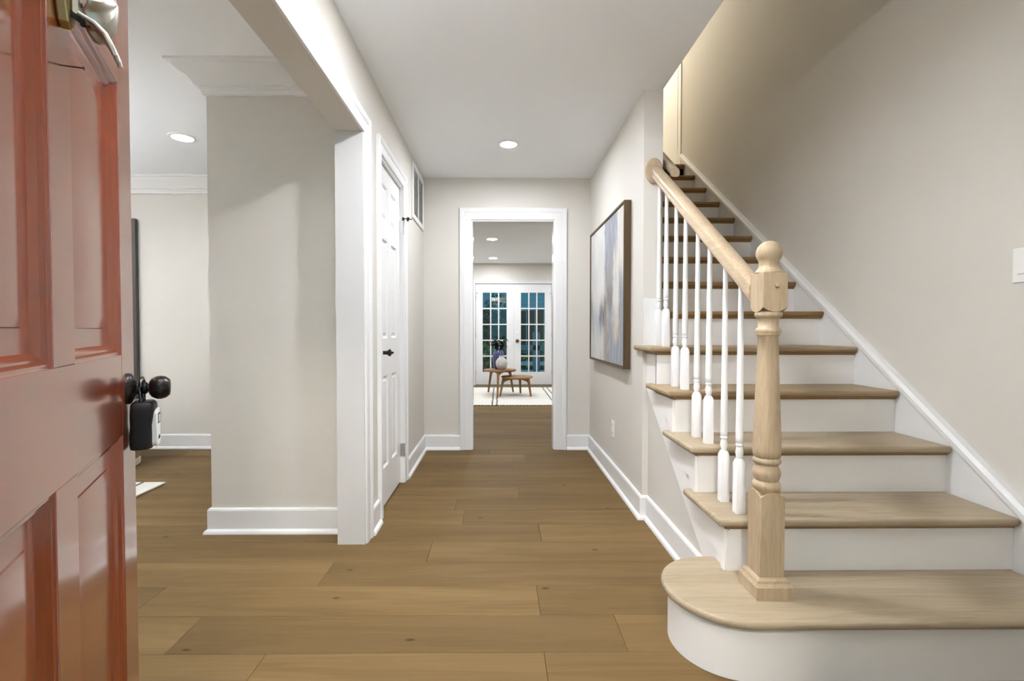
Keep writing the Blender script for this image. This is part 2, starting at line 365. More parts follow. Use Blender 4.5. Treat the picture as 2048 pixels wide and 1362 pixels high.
# added bowl uplight, unseen above the entrance, bounces fill off the ceiling
fpx, fpy = -.28, .62
o = empty('foyer_fill_light', (fpx, fpy, CZ), 'added metal bowl uplight for fill just inside the entrance', 'ceiling light')
MB().lathe([(.06, -.02), (.065, 0)], 32, (fpx, fpy, CZ)).build('canopy', BRASS, o, smooth=True)
for k in range(3):
    a = 2*PI*k/3+.3
    MB().tube([(fpx+.02*math.cos(a), fpy+.02*math.sin(a), CZ-.02), (fpx+.175*math.cos(a), fpy+.175*math.sin(a), CZ-.27)], .003, 8).build('rod', BRASS, o, smooth=True)
MB().lathe([(.001, -.372), (.06, -.365), (.13, -.335), (.18, -.275), (.176, -.275), (.126, -.329), (.058, -.358), (.001, -.364)], 40, (fpx, fpy, CZ)).build('bowl', SILVER, o, smooth=True)
MB().lathe([(.02, -.358), (.045, -.34), (.05, -.315), (.035, -.29), (.001, -.28)], 24, (fpx, fpy, CZ)).build('bulb', emit('foyer_fill_glow', LCOL, LAMP['foyer_fill']), o, smooth=True)
# added uplighter brightening the side room ceiling, unseen behind the open door
o = empty('side_room_fill_lamp', (-3.75, 2.2, 0), 'added uplighter for fill in the side room behind the door', 'floor lamp')
MB().lathe([(.14, .014), (.14, .025), (.03, .04), (.012, .06)], 32, (-3.75, 2.2, 0)).build('base', BLACK, o, smooth=True)
MB().tube([(-3.75, 2.2, .05), (-3.75, 2.2, 1.70)], .011, 10).build('pole', BLACK, o, smooth=True)
MB().lathe([(.012, 1.69), (.05, 1.70), (.12, 1.75), (.16, 1.82), (.155, 1.82), (.115, 1.757), (.045, 1.71), (.012, 1.70)], 32, (-3.75, 2.2, 0)).build('bowl', BLACK, o, smooth=True)
MB().lathe([(.03, 1.715), (.05, 1.74), (.05, 1.77), (.03, 1.79), (.001, 1.795)], 24, (-3.75, 2.2, 0)).build('bulb', emit('side_room_fill_glow', LCOL, LAMP['side_room_fill']), o, smooth=True)

# ------------------------------------------------------------------ staircase
st = empty('staircase', (1.36, D2, 0), 'oak stairs with white risers rising along the right wall', 'staircase')
XT = 1.892
NT = .027
# bullnose bottom step
cx, cy = .79, 1.648
def bull(r, back):
    pts = [(cx+r*math.cos(a), cy+r*math.sin(a)) for a in [PI*1.5-PI*k/28 for k in range(29)]]
    return pts
out = bull(.22, 0)
poly = out+[(XS, cy+.22), (XS, D2+.044), (XT, D2+.044), (XT, cy-.22)]
MB().prism(poly, 2, R-NT, R).build('tread', OAK, st, bev=.011, seg=3)['label'] = 'wide bottom tread with rounded bullnose end'
out = bull(.196, 0)
MB().prism(out+[(XS, cy+.196), (XS, D2+.03), (XT, D2+.03), (XT, cy-.196)], 2, 0, R-NT+.004).build('riser', RISER, st, smooth=True)['label'] = 'curved white bottom riser'
for n in range(2, 15):
    d = D2+(n-2)*T; z = n*R; rf = d+.03
    xl = .792 if n <= 5 else XE
    if n <= 4: pl = [(xl, d), (XT, d), (XT, d+T+.044), (.836, d+T+.044), (.836, d+T+.085), (xl, d+T+.085)]
    elif n == 5: pl = [(xl, d), (XT, d), (XT, d+T+.044), (XE+.001, d+T+.044), (XE+.001, DE-.001), (XR-.001, DE-.001), (XR-.001, d+T+.06), (xl, d+T+.06)]
    elif n < 14: pl = [(XE, d), (XT, d), (XT, d+T+.044), (XE, d+T+.044)]
    else: pl = [(XE, d), (XT, d), (XT, d+.09), (XE, d+.09)]
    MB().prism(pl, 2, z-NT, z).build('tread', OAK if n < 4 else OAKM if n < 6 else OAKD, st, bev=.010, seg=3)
    rx = .836 if n <= 5 else XE
    MB().box(rx, XT, rf, rf+.018, (n-1)*R, z-NT).build('riser', RISER, st)
    # cove strip under the nosing
    cv = [(rf-.016, z-NT+.001), (rf-.016, z-NT-.004), (rf-.007, z-NT-.009), (rf-.003, z-NT-.016), (rf, z-NT-.016), (rf, z-NT+.001)]
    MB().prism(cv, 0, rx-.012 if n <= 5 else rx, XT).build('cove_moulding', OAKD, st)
    if n <= 5:
        xc = .836
        cv = [(xc-.016, z-NT+.001), (xc-.016, z-NT-.004), (xc-.007, z-NT-.009), (xc-.003, z-NT-.016), (xc, z-NT-.016), (xc, z-NT+.001)]
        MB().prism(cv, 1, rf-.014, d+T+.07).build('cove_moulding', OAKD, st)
# wall skirt with moulded cap on the right
def sk(d): return .418+.7375*(d-1.729)
e = 5.06
MB().prism([(1.42, 0), (1.42, .10), (1.50, sk(1.50)), (e, sk(e)), (e, 14*R-.05), (D2+12*T, 13*R-.2), (1.9, 0)], 0, XT, XW-.001).build('wall_skirt', WHITE, st)
cap = [(-.012, 0), (-.012, .010), (-.002, .013), (.004, .022), (.022, .022), (.030, .016), (.036, .012), (.036, 0)]
o = MB().sweep([(XT, 1.50, sk(1.50)), (XT, e, sk(e))], [(a, b) for a, b in cap], (-1, 0, 0), True).build('skirt_cap', WHITE, st, smooth=True, angle=25)
MB().prism([(1.50, sk(1.5)), (e, sk(e)), (e, sk(e)+.045), (1.50, sk(1.5)+.045)], 0, XT, XW-.001).build('skirt_back', WHITE, st)
# outer skirt board along the hall side, sawtooth top, and scroll brackets
def lo(d): return .166+.768*(d-1.9786)
poly = [(D2+.04, .12), (D2+.04, 2*R-NT)]
for n in range(2, 6):
    d = D2+(n-2)*T
    if n > 2: poly += [(d+.04, n*R-NT)]
    poly += [(min(d+T+.04, DE-.002), n*R-NT)]
poly += [(DE-.002, lo(DE)), (1.93, lo(1.93)), (1.86, .12)]
MB().prism(poly, 0, .836, XS+.001).build('outer_skirt', RISER, st)
for n in range(2, 5):
    d = D2+(n-2)*T+.034; zt = n*R-NT-.017
    pts = [(d, zt), (d+T-.02, zt), (d+T-.022, zt-.022)]
    for k in range(9):
        a = k/8; pts.append((d+T-.045-.15*a, zt-.030-.075*a+.016*math.sin(a*PI*2.0)))
    pts += [(d+.035, zt-.135), (d+.02, zt-.165), (d, zt-.168)]
    MB().prism(pts, 0, .825, .8365).build('scroll_bracket', RISER, st, bev=.0015, seg=1)

# ------------------------------------------------------------------ stair railing
XB = .8974
rl = empty('stair_railing', (XB, 1.611, R), 'oak newel post and handrail with white turned balusters', 'stair railing')
def railz(d): return 1.972-.700*(DE-d)      # centre of the rail
prof = [(-.018, -.030), (.018, -.030), (.020, -.020), (.030, -.014), (.032, -.004), (.029, .004), (.031, .014), (.028, .026), (.018, .033), (0, .035)]
prof = prof+[(-a, b) for a, b in prof[2:-1][::-1]]
XRL = .885
m = MB(); d0, d1 = 1.65, DE-.016
up = Vector((0, -.7, 1)).normalized()
vs = [(XRL+a, d, railz(d)+b*1.18) for d in (d0, d1) for a, b in prof]; k = len(prof)
m.add(vs, [tuple(range(k)), tuple(range(k, 2*k))[::-1]]+[(i, (i+1) % k, k+(i+1) % k, k+i) for i in range(k)])
m.build('handrail', OAKR, rl, smooth=True, angle=40)
m = MB().lathe([(.048, 0), (.050, .003), (.050, .010), (.044, .016), (.001, .017)], 40, (.872, DE-.001, 1.978), Vector((0, -1, 0)), 1, 1.44)
ro = m.build('rosette', OAKR, rl, smooth=True)
for sx, sz in ((-.026, .02), (.026, -.02)):
    MB().lathe([(.006, 0), (.005, .004), (.001, .005)], 12, (.872+sx, DE-.017, 1.978+sz*1.4), Vector((0, -1, 0))).build('screw_plug', OAKV, ro, smooth=True)
# newel
nx, ny = .90, 1.611; hb = .041
def sqscal(z0, z1, h, top, bot, nseg=10, dip=.016):
    """square block whose end edges are cut in shallow arcs"""
    m = MB(); vs = []; ring = []
    for s in range(4):
        for i in range(nseg):
            t = i/nseg*2-1
            p = [(t, -1), (1, t), (-t, 1), (-1, -t)][s]; ring.append((p[0]*h, p[1]*h, 1-t*t))
    n = len(ring)
    vs = [(nx+a, ny+b, z0-(dip*(q) if bot else 0)) for a, b, q in ring]+[(nx+a, ny+b, z1+(dip*q if top else 0)) for a, b, q in ring]
    vs += [(nx, ny, z0), (nx, ny, z1)]
    fs = [(i, (i+1) % n, n+(i+1) % n, n+i) for i in range(n)]+[((i+1) % n, i, 2*n) for i in range(n)]+[(n+i, n+(i+1) % n, 2*n+1) for i in range(n)]
    return m.add(vs, fs)
np_ = sqscal(R, .530, hb, True, False).build('newel_post', OAKV, rl, bev=.002, seg=1)
sqscal(1.155, 1.272, hb, False, True).build('upper_block', OAKV, np_, bev=.002, seg=1)
MB().lathe([(.030, .528), (.040, .548), (.044, .555), (.044, .566), (.040, .573), (.036, .577), (.040, .587), (.0435, .600), (.042, .612), (.036, .625), (.035, .632), (.041, .636), (.044, .643), (.041, .652), (.037, .655), (.042, .659), (.0435, .68), (.041, .76), (.037, .87), (.033, .98), (.0305, 1.060), (.034, 1.063), (.036, 1.066), (.0355, 1.070), (.038, 1.074), (.039, 1.080), (.036, 1.087), (.031, 1.091), (.031, 1.110), (.033, 1.118), (.035, 1.122), (.040, 1.125), (.042, 1.133), (.040, 1.141), (.030, 1.15), (.03, 1.16)], 36, (nx, ny, 0)).build('turned_shaft', OAKV, np_, smooth=True, angle=60)
prof = [(.043, 1.272), (.042, 1.276), (.036, 1.284), (.031, 1.291), (.030, 1.298)]
for k in range(1, 15):
    a = -PI/2+.72+(PI-.72)*k/14; prof.append((max(.001, .0405*math.cos(a)), 1.338+.0405*math.sin(a)))
MB().lathe(prof, 36, (nx, ny, 0)).build('ball_finial', OAKV, np_, smooth=True, angle=60)
m = MB(); pb = [(.061, R), (.061, R+.040), (.058, R+.044), (.054, R+.050), (.052, R+.058), (.046, R+.064), (.0415, R+.066)]
vs = [(nx+sx*r, ny+sy*r, z) for r, z in pb for sx, sy in ((-1, -1), (1, -1), (1, 1), (-1, 1))]
m.add(vs, [(i*4+k, i*4+(k+1) % 4, i*4+4+(k+1) % 4, i*4+4+k) for i in range(len(pb)-1) for k in range(4)]+[(0, 3, 2, 1)]).build('base_moulding', OAKV, np_)
MB().lathe([(.0085, 0), (.0085, .003), (.006, .007), (.001, .008)], 16, (nx+.004, ny-hb, 1.228), Vector((0, -1, 0))).build('wood_plug', OAKV, np_, smooth=True)
# balusters
def baluster(d, z0, z1):
    h = .0165; m = MB(); x = XB; zb = z0+.196
    nseg = 8; ring = []
    for s in range(4):
        for i in range(nseg):
            t = i/nseg*2-1; p = [(t, -1), (1, t), (-t, 1), (-1, -t)][s]; ring.append((p[0]*h, p[1]*h, 1-t*t))
    n = len(ring)
    vs = [(x+a, d+b, z0) for a, b, q in ring]+[(x+a, d+b, zb-.012+.014*q) for a, b, q in ring]+[(x+a*.62, d+b*.62, zb+.008) for a, b, q in ring]
    fs = [(i, (i+1) % n, n+(i+1) % n, n+i) for i in range(n)]+[(n+i, n+(i+1) % n, 2*n+(i+1) % n, 2*n+i) for i in range(n)]+[tuple(range(n))[::-1], tuple(range(2*n, 3*n))]
    m.add(vs, fs)
    m.lathe([(.0095, zb+.004), (.0105, zb+.012), (.0135, zb+.024), (.0142, zb+.034), (.012, zb+.046), (.0105, zb+.052), (.0105, zb+.054), (.0135, zb+.056), (.0140, zb+.060), (.0125, zb+.064), (.0115, zb+.066), (.0135, zb+.068), (.0140, zb+.085), (.0130, zb+.2), (.0112, zb+.38), (.0088, max(zb+.45, z1))], 20, (x, d, 0))
    return m.build('baluster', PAINTW, rl, smooth=True, angle=50)
PAINTW = paint('baluster_white', (.80, .785, .775), .4)
for n in range(2, 6):
    for off in (.073, .198 if n < 5 else .192):
        d = D2+(n-2)*T+off
        baluster(d, n*R, railz(d)-.030)
# white cap on the foot of the stub wall
tag(box('end_panel', XR+.004, XE-.001, DE-.012, DE, 5*R, 1.262, WHITE, None, bev=.002), 'white board capping the foot of the wall end behind the balusters', 'trim board')

# wall mounted upper handrail
uh = empty('wall_handrail', (.985, 2.76, 1.95), 'short stretch of oak handrail on the wall beyond the rosette', 'handrail')
ph = [(-.024, -.016), (-.012, -.022), (.012, -.022), (.024, -.016), (.028, 0), (.024, .012), (.012, .019), (-.012, .019), (-.024, .012), (-.028, 0)]
k = len(ph); vs = []
for d in (2.715, 5.0):
    for a, b in ph: vs.append((.982+a, d, 1.965+.735*(d-2.715)+b*1.2))
MB().add(vs, [tuple(range(k)), tuple(range(k, 2*k))[::-1]]+[(i, (i+1) % k, k+(i+1) % k, k+i) for i in range(k)]).build('rail', OAKR, uh, smooth=True, angle=50)
for d in (2.86, 4.6):
    zz = 1.965+.735*(d-2.715)-.03
    MB().tube([(XE, d, zz-.045), (.96, d, zz-.05), (.98, d, zz-.03), (.982, d, zz+.004)], .006).lathe([(.022, 0), (.02, .008), (.001, .009)], 16, (XE, d, zz-.045), Vector((1, 0, 0))).build('bracket', BLACK, uh, smooth=True)

# ------------------------------------------------------------------ front door
AN = math.radians(117.44)
fd = empty('door_1', (-.390, .266, 0), 'open glossy rust red panelled front door at the left edge', 'door', None, 'structure', AN)
DW, DT, DH = .914, .044, 2.03
def lbox(name, a0, a1, z0, z1, y0=0, y1=DT, mat=RED, parent=fd, bev=.0012):
    return MB().box(a0, a1, y0, y1, z0, z1).build(name, mat, parent, bev, 2, False, False)
S0, M0, M1, S1 = .116, .413, .504, DW-.116
lbox('stile', 0, S0, .01, DH); lbox('stile', S1, DW, .01, DH)
ZR = [(.01, .25), (.870, 1.0315), (1.571, 1.661), (1.91, DH)]
for z0, z1 in ZR: lbox('rail', S0, S1, z0, z1)
ZP = [(.25, .870), (1.0315, 1.571), (1.661, 1.91)]
for z0, z1 in ZP:
    lbox('mullion', M0, M1, z0, z1)
    for a0, a1 in ((S0, M0), (M1, S1)):
        pp = [(-.001, .0005), (.003, .004), (.006, .004), (.010, .009), (.013, .0085), (.018, .013), (.021, .0165), (.024, .0165), (.052, .0165), (.0535, .0145), (.075, .012)]
        MB().rings((a0, a1, z0, z1), pp, 1, 1).add([(a0, .034, z0), (a1, .034, z0), (a1, .034, z1), (a0, .034, z1)], [(0, 1, 2, 3)]).build('panel', RED, fd, 0, 2, True, False, 25)
# knob and rose on the lock stile
ka, kz = DW-.062, .958; nv = Vector((0, -1, 0))
rose = MB().lathe([(.033, 0), (.033, .003), (.031, .006), (.024, .010), (.016, .014), (.013, .016), (.0125, .032), (.010, .034)], 36, (ka, 0, kz), nv).build('knob_rose', BLACK, fd, 0, 2, True, False, 30)
MB().lathe([(.008, .028), (.008, .036), (.014, .037), (.020, .041), (.0245, .049), (.0255, .057), (.023, .066), (.017, .073), (.0155, .0725), (.0145, .0735), (.006, .0745), (.001, .0745)], 36, (ka, 0, kz), nv).build('knob', BLACK, rose, 0, 2, True, False, 40)
lbox('latch_plate', DW-.0005, DW+.0015, .925, .985, .010, .034, BRASS, fd, .0005)
# knocker on the mullion
kc = .462; kb = 1.503
kp = MB()
kp.prism([(kc-.022+.044*0, kb+.16), (kc-.022, kb+.02), (kc-.012, kb-.002), (kc, kb-.008), (kc+.012, kb-.002), (kc+.022, kb+.02), (kc+.022, kb+.16)], 1, -.014, 0)
knk = kp.build('door_knocker', BRASS, fd, .003, 2, False, False); knk['label'] = 'brass and pewter knocker near the door top'
MB().prism([(kc-.007, kb+.15), (kc-.007, kb+.012), (kc+.007, kb+.012), (kc+.007, kb+.15)], 1, -.024, -.014).build('strap', SILVER, knk, .002, 1, False, False)
MB().lathe([(.0035, 0), (.003, .001)], 12, (kc, -.024, kb+.03), nv).build('screw', DARK, knk, 0, 2, True, False)
# scalloped shell
m = MB(); vs = []; fs = []; nu, nv_ = 40, 12
for i in range(nv_+1):
    t = i/nv_
    for j in range(nu+1):
        a = -PI*.62+PI*1.24*j/nu
        rr_ = .058*math.sin(t*PI/2)*(1+.06*math.cos(a*11)*t)
        y = -.030-.030*math.cos(t*PI/2)*(1)-.004*math.cos(a*11)*t
        vs.append((kc+.024+rr_*math.sin(a)*.75, y, kb+.055-rr_*math.cos(a)))
for i in range(nv_):
    for j in range(nu): a = i*(nu+1)+j; fs.append((a, a+1, a+nu+2, a+nu+1))
m.add(vs, fs)
sh = m.build('shell', SILVER, knk, 0, 2, True, False)
so = sh.modifiers.new('thickness', 'SOLIDIFY'); so.thickness = .004
for q in (-1, 0, 1):
    MB().tube([(kc+.006+q*.016, -.022, kb+.014), (kc+.012+q*.016, -.038, kb+.008), (kc+.014+q*.017, -.050, kb-.004), (kc+.016+q*.018, -.058, kb-.022), (kc+.017+q*.018, -.060, kb-.030)], [.003, .004, .0042, .004, .003], 10).build('prong', SILVER, knk, 0, 2, True, False)
MB().tube([(kc-.008, -.014, kb+.012), (kc+.004, -.024, kb+.010), (kc+.016, -.022, kb+.012)], .004, 10).build('hinge_pin', DARK, knk, 0, 2, True, False)
# nail below the knocker
MB().tube([(.467, .002, 1.447), (.467, -.024, 1.449)], .0011, 8).lathe([(.0028, 0), (.0028, .001)], 10, (.467, -.024, 1.449), Vector((0, -1, .1)).normalized()).build('nail', BLACK, fd, 0, 2, True, False)
# hinges of the front door at the wall
for z in (.25, 1.02, 1.8): MB().tube([(0.0, .048, z-.05), (0.0, .048, z+.05)], .007, 10).build('hinge', BRASS, fd, 0, 2, True, False)

# lockbox hanging on the knob (same turn as the door)
lb = empty('lockbox', (-.390, .266, 0), 'black key lockbox hanging on the front door knob', 'lockbox', None, None, AN)
MB().tube([(ka-.017, -.024, .905), (ka-.017, -.024, .962)]+[(ka-.017*math.cos(t), -.024, .962+.017*math.sin(t)) for t in [PI*i/10 for i in range(1, 10)]]+[(ka+.017, -.024, .962), (ka+.017, -.024, .905)], .0042, 12).build('shackle', CHROME, lb, 0, 2, True, False)
m = MB(); vs = []; fs = []
lev = [(.830, .026, .014, .0), (.832, .030, .019, .0), (.842, .032, .0205, .0), (.860, .031, .021, .0), (.880, .029, .0200, -.001), (.900, .031, .0215, -.002), (.915, .031, .022, -.003), (.925, .029, .021, -.003), (.930, .024, .017, -.003)]
ns = 32
for z, rx, ry, oy in lev:
    for k in range(ns):
        a = 2*PI*k/ns; c, s = math.cos(a), math.sin(a); e = .45
        vs.append((ka+rx*math.copysign(abs(c)**e, c), -.0235+oy+ry*math.copysign(abs(s)**e, s), z))
for i in range(len(lev)-1):
    for k in range(ns): a = i*ns+k; b = i*ns+(k+1) % ns; fs.append((a, b, b+ns, a+ns))
fs.append(tuple(range(ns))[::-1]); fs.append(tuple((len(lev)-1)*ns+k for k in range(ns)))
m.add(vs, fs).build('body', RUBBER, lb, 0, 2, True, False, 50)
fp = MB().prism([(ka-.022, .842), (ka-.014, .834), (ka+.014, .834), (ka+.022, .842), (ka+.022, .905), (ka+.014, .914), (ka-.014, .914), (ka-.022, .905)], 1, -.0525, -.040).build('face_plate', PLASTIC, lb, .003, 2, False, False)
MB().prism([(ka-.014, .882), (ka+.014, .882), (ka+.014, .903), (ka-.014, .903)], 1, -.0532, -.0520).build('display_frame', DARK, fp, 0, 2, False, False)
MB().prism([(ka-.0115, .8845), (ka+.0115, .8845), (ka+.0115, .9005), (ka-.0115, .9005)], 1, -.0536, -.0528).build('display', paint('grey_display', (.45, .47, .44), .3), fp, 0, 2, False, False)
for i, (a, h) in enumerate(((-.008, .006), (-.003, .008), (.002, .006), (.007, .008))):
    MB().prism([(ka+a-.0012, .848), (ka+a+.0012, .848), (ka+a+.002, .848+h), (ka+a-.0004, .848+h)], 1, -.0531, -.0522).build('print_mark', DARK, fp, 0, 2, False, False)

# ------------------------------------------------------------------ closet door
XD = XL-.020
cd = empty('door_2', (XD, 2.778, 0), 'narrow white six panel closet door with black knob', 'door', None, 'structure')
y0, y1, zt = 2.778, 3.404, 2.070
def cbox(name, a0, a1, z0, z1): return MB().box(XD-.035, XD, a0, a1, z0, z1).build(name, WHITE, cd, 0)
cs0, cs1, cm0, cm1 = y0+.105, y1-.105, (y0+y1)/2-.052, (y0+y1)/2+.052
cbox('stile', y0, cs0, .014, zt); cbox('stile', cs1, y1, .014, zt)
for z0, z1 in ((.014, .24), (.80, 1.03), (1.63, 1.75), (1.96, zt)): cbox('rail', cs0, cs1, z0, z1)
for z0, z1 in ((.24, .80), (1.03, 1.63), (1.75, 1.96)):
    cbox('mullion', cm0, cm1, z0, z1)
    for a0, a1 in ((cs0, cm0), (cm1, cs1)):
        pp = [(-.001, 0), (.006, .006), (.012, .011), (.018, .011), (.034, .004), (.036, .0035)]
        MB().rings((a0, a1, z0, z1), pp, 0, -1, XD).build('panel', WHITE, cd)
kn = MB().lathe([(.034, 0), (.034, .004), (.030, .008), (.013, .012), (.011, .020), (.011, .040), (.0135, .043), (.012, .047)], 28, (XD, 2.838, .948), Vector((1, 0, 0))).build('knob_rose', BLACK, cd, smooth=True)
MB().lathe([(.010, .044), (.016, .047), (.021, .054), (.021, .060), (.015, .066), (.007, .068), (.006, .074), (.008, .078), (.001, .081)], 28, (XD, 2.838, .948), Vector((1, 0, 0)), 1, 1).build('knob', BLACK, kn, smooth=True)
for z in (.235, 1.80):
    h = MB().tube([(XL+.006, 3.407, z-.045), (XL+.006, 3.407, z+.045)], .006, 10).box(XD+.0, XL+.004, 3.402, 3.412, z-.045, z+.045).build('hinge', STEEL, cd, smooth=True)
MB().tube([(XL+.006, 3.407, 1.848), (XL+.006, 3.407, 1.868)], .008, 10).tube([(XL+.006, 3.407, 1.862), (XL+.045, 3.425, 1.862), (XL+.064, 3.43, 1.860)], .0035, 8).lathe([(.010, 0), (.010, .016)], 14, (XL+.030, 3.418, 1.864), Vector((.9, .4, 0)).normalized()).lathe([(.008, 0), (.006, .02)], 12, (XL+.036, 3.42, 1.845), Vector((0, 0, 1))).build('hinge_pin_stop', BLACK, cd, smooth=True)

# ------------------------------------------------------------------ air return grille on the left wall
av = empty('air_vent', (XL, 4.05, 1.955), 'white louvred return air grille high on the hall left wall', 'air vent')
va, vb, vz0, vz1 = 3.775, 4.315, 1.955, 2.400
m = MB().box(XL, XL+.012, va, va+.045, vz0, vz1).box(XL, XL+.012, vb-.045, vb, vz0, vz1).box(XL, XL+.012, va+.045, vb-.045, vz0, vz0+.04).box(XL, XL+.012, va+.045, vb-.045, vz1-.04, vz1)
m.build('frame', WHITE, av, bev=.003)
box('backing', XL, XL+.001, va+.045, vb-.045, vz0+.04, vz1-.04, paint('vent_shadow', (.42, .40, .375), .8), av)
box('centre_bar', XL, XL+.011, (va+vb)/2-.008, (va+vb)/2+.008, vz0+.04, vz1-.04, WHITE, av)
slat = None; nsl = 24; hh = (vz1-vz0-.08)
for side in range(2):
    a0, a1 = (va+.045, (va+vb)/2-.008) if side == 0 else ((va+vb)/2+.008, vb-.045)
    for i in range(nsl):
        z = vz0+.04+hh*(i+.5)/nsl
        if slat is None:
            slat = MB().prism([(-.0005, .006), (.009, -.004), (.009, -.0052), (-.0005, .0046)], 1, -(a1-a0)/2, (a1-a0)/2).build('slat', WHITE, av, world=False)
            s = slat
        else:
            s = slat.copy(); COL.objects.link(s)
        s.parent = av; s.location = (0.001, (a0+a1)/2-4.05, z-1.955)

# ------------------------------------------------------------------ painting on the right wall
pt = empty('painting', (XR, 3.55, .836), 'large abstract canvas in blue grey and white, walnut frame', 'painting')
pa, pb_, pz0, pz1 = 2.995, 4.12, .836, 1.886
fw = .014
for nm, q in (('near', (pa, pa+fw, pz0, pz1)), ('far', (pb_-fw, pb_, pz0, pz1)), ('top', (pa+fw, pb_-fw, pz1-fw, pz1)), ('low', (pa+fw, pb_-fw, pz0, pz0+fw))):
    box('frame_strip', XR-.046, XR-.002, q[0], q[1], q[2], q[3], WALNUT, pt, bev=.001)
ART = bpy.data.materials.new('abstract_paint'); nt, b = nodes_of(ART)
geo = N(nt, 'ShaderNodeNewGeometry'); sp = N(nt, 'ShaderNodeSeparateXYZ'); L(nt, geo.outputs['Position'], sp.inputs[0])
def mr(src, a0, a1, b0=0., b1=1., smooth=False):
    n = N(nt, 'ShaderNodeMapRange', interpolation_type='SMOOTHSTEP' if smooth else 'LINEAR'); L(nt, src, n.inputs[0])
    for i, v in ((1, a0), (2, a1), (3, b0), (4, b1)): n.inputs[i].default_value = v
    return n.outputs[0]
def mth(op, a, b_):
    n = N(nt, 'ShaderNodeMath', operation=op)
    for i, v in ((0, a), (1, b_)):
        if isinstance(v, (int, float)): n.inputs[i].default_value = v
        else: L(nt, v, n.inputs[i])
    return n.outputs[0]
U = mr(sp.outputs[1], pb_, pa); V = mr(sp.outputs[2], pz0, pz1)
def noise(su, sv, det=5., off=0.):
    cb = N(nt, 'ShaderNodeCombineXYZ'); L(nt, mth('MULTIPLY', U, su), cb.inputs[0]); L(nt, mth('MULTIPLY', V, sv), cb.inputs[1]); cb.inputs[2].default_value = off
    n = N(nt, 'ShaderNodeTexNoise', Scale=1.0, Detail=det, Roughness=.6); L(nt, cb.outputs[0], n.inputs['Vector']); return n.outputs[0]
def patch(c, u0, u1, v0, v1, col, seed, amt=.9, eu=.03, ev=.10, ju=.10, jv=.38):
    uu = mth('ADD', U, mth('MULTIPLY', mth('SUBTRACT', noise(5, 14, 5., seed), .5), ju))
    vv = mth('ADD', V, mth('MULTIPLY', mth('SUBTRACT', noise(22, 2, 4., seed+3), .5), jv))
    k = mth('MULTIPLY', mr(uu, u0-eu, u0+eu, smooth=True), mr(uu, u1-eu, u1+eu, 1., 0., True))
    k = mth('MULTIPLY', k, mth('MULTIPLY', mr(vv, v0-ev, v0+ev, smooth=True), mr(vv, v1-ev, v1+ev, 1., 0., True)))
    k = mth('MULTIPLY', k, mr(noise(30, 5, 4., seed+7), .3, .55, amt*.55, amt))
    return mix(nt, k, c, col)
c = ramp(nt, noise(6, 3), [(.3, (.50, .49, .47)), (.6, (.62, .61, .59))])
c = patch(c, .48, .82, .48, 1.1, (.235, .245, .29), 1., .95)
c = patch(c, .52, .76, .34, .70, (.30, .285, .27), 2., .85)
c = patch(c, .58, 1.1, -.2, .36, (.235, .265, .31), 3., .95)
c = patch(c, .84, 1.1, .28, .60, (.20, .22, .25), 4., .85)
c = patch(c, .08, .50, .20, .40, (.36, .39, .45), 5., .85)
c = patch(c, -.1, .10, .26, .52, (.22, .20, .185), 6., .8, .05)
c = patch(c, .32, .54, .28, .44, (.075, .066, .06), 7., .85, .02, .06, .16, .5)
c = patch(c, .47, .60, -.1, .36, (.25, .205, .165), 8., .85)
c = patch(c, .56, .70, .36, .52, (.11, .10, .10), 13., .6, .02, .05, .16, .5)
c = patch(c, .74, .86, .18, .34, (.58, .48, .35), 9., .9, .02, .06)
c = patch(c, .72, .86, .30, .75, (.64, .61, .56), 10., .9)
c = patch(c, .90, 1.1, .62, 1.1, (.62, .57, .48), 11., .8)
c = patch(c, .06, .46, .40, .62, (.66, .64, .61), 12., .7)
L(nt, c, b.inputs['Base Color']); b.inputs['Roughness'].default_value = .7
bp = N(nt, 'ShaderNodeBump', Strength=.35, Distance=.003); L(nt, noise(60, 20, 4.), bp.inputs['Height']); L(nt, bp.outputs[0], b.inputs['Normal'])
box('canvas', XR-.038, XR-.004, pa+fw+.003, pb_-fw-.003, pz0+fw+.003, pz1-fw-.003, ART, pt)

# outlet and switch
ol = empty('wall_outlet', (XR, 3.44, .31), 'white double outlet plate low on the right hall wall', 'outlet')
box('plate', XR-.006, XR, 3.402, 3.478, .312, .432, PLASTIC, ol, bev=.002)
for z in (.342, .402):
    s = box('socket', XR-.0085, XR-.005, 3.424, 3.456, z-.016, z+.016, PLASTIC, ol, bev=.002)
    for a in (3.434, 3.446): box('slot', XR-.0088, XR-.008, a-.0012, a+.0012, z-.006, z+.006, DARK, s)
ls = empty('light_switch', (XW, 1.72, 1.254), 'white rocker light switch plate on the stair wall', 'light switch')
box('plate', XW-.006, XW, 1.64, 1.782, 1.256, 1.382, PLASTIC, ls, bev=.002)
for a in (1.675, 1.745): MB().prism([(XW-.006, 1.287), (XW-.012, 1.287), (XW-.007, 1.352), (XW-.006, 1.352)], 1, a-.017, a+.017).build('rocker', PLASTIC, ls)

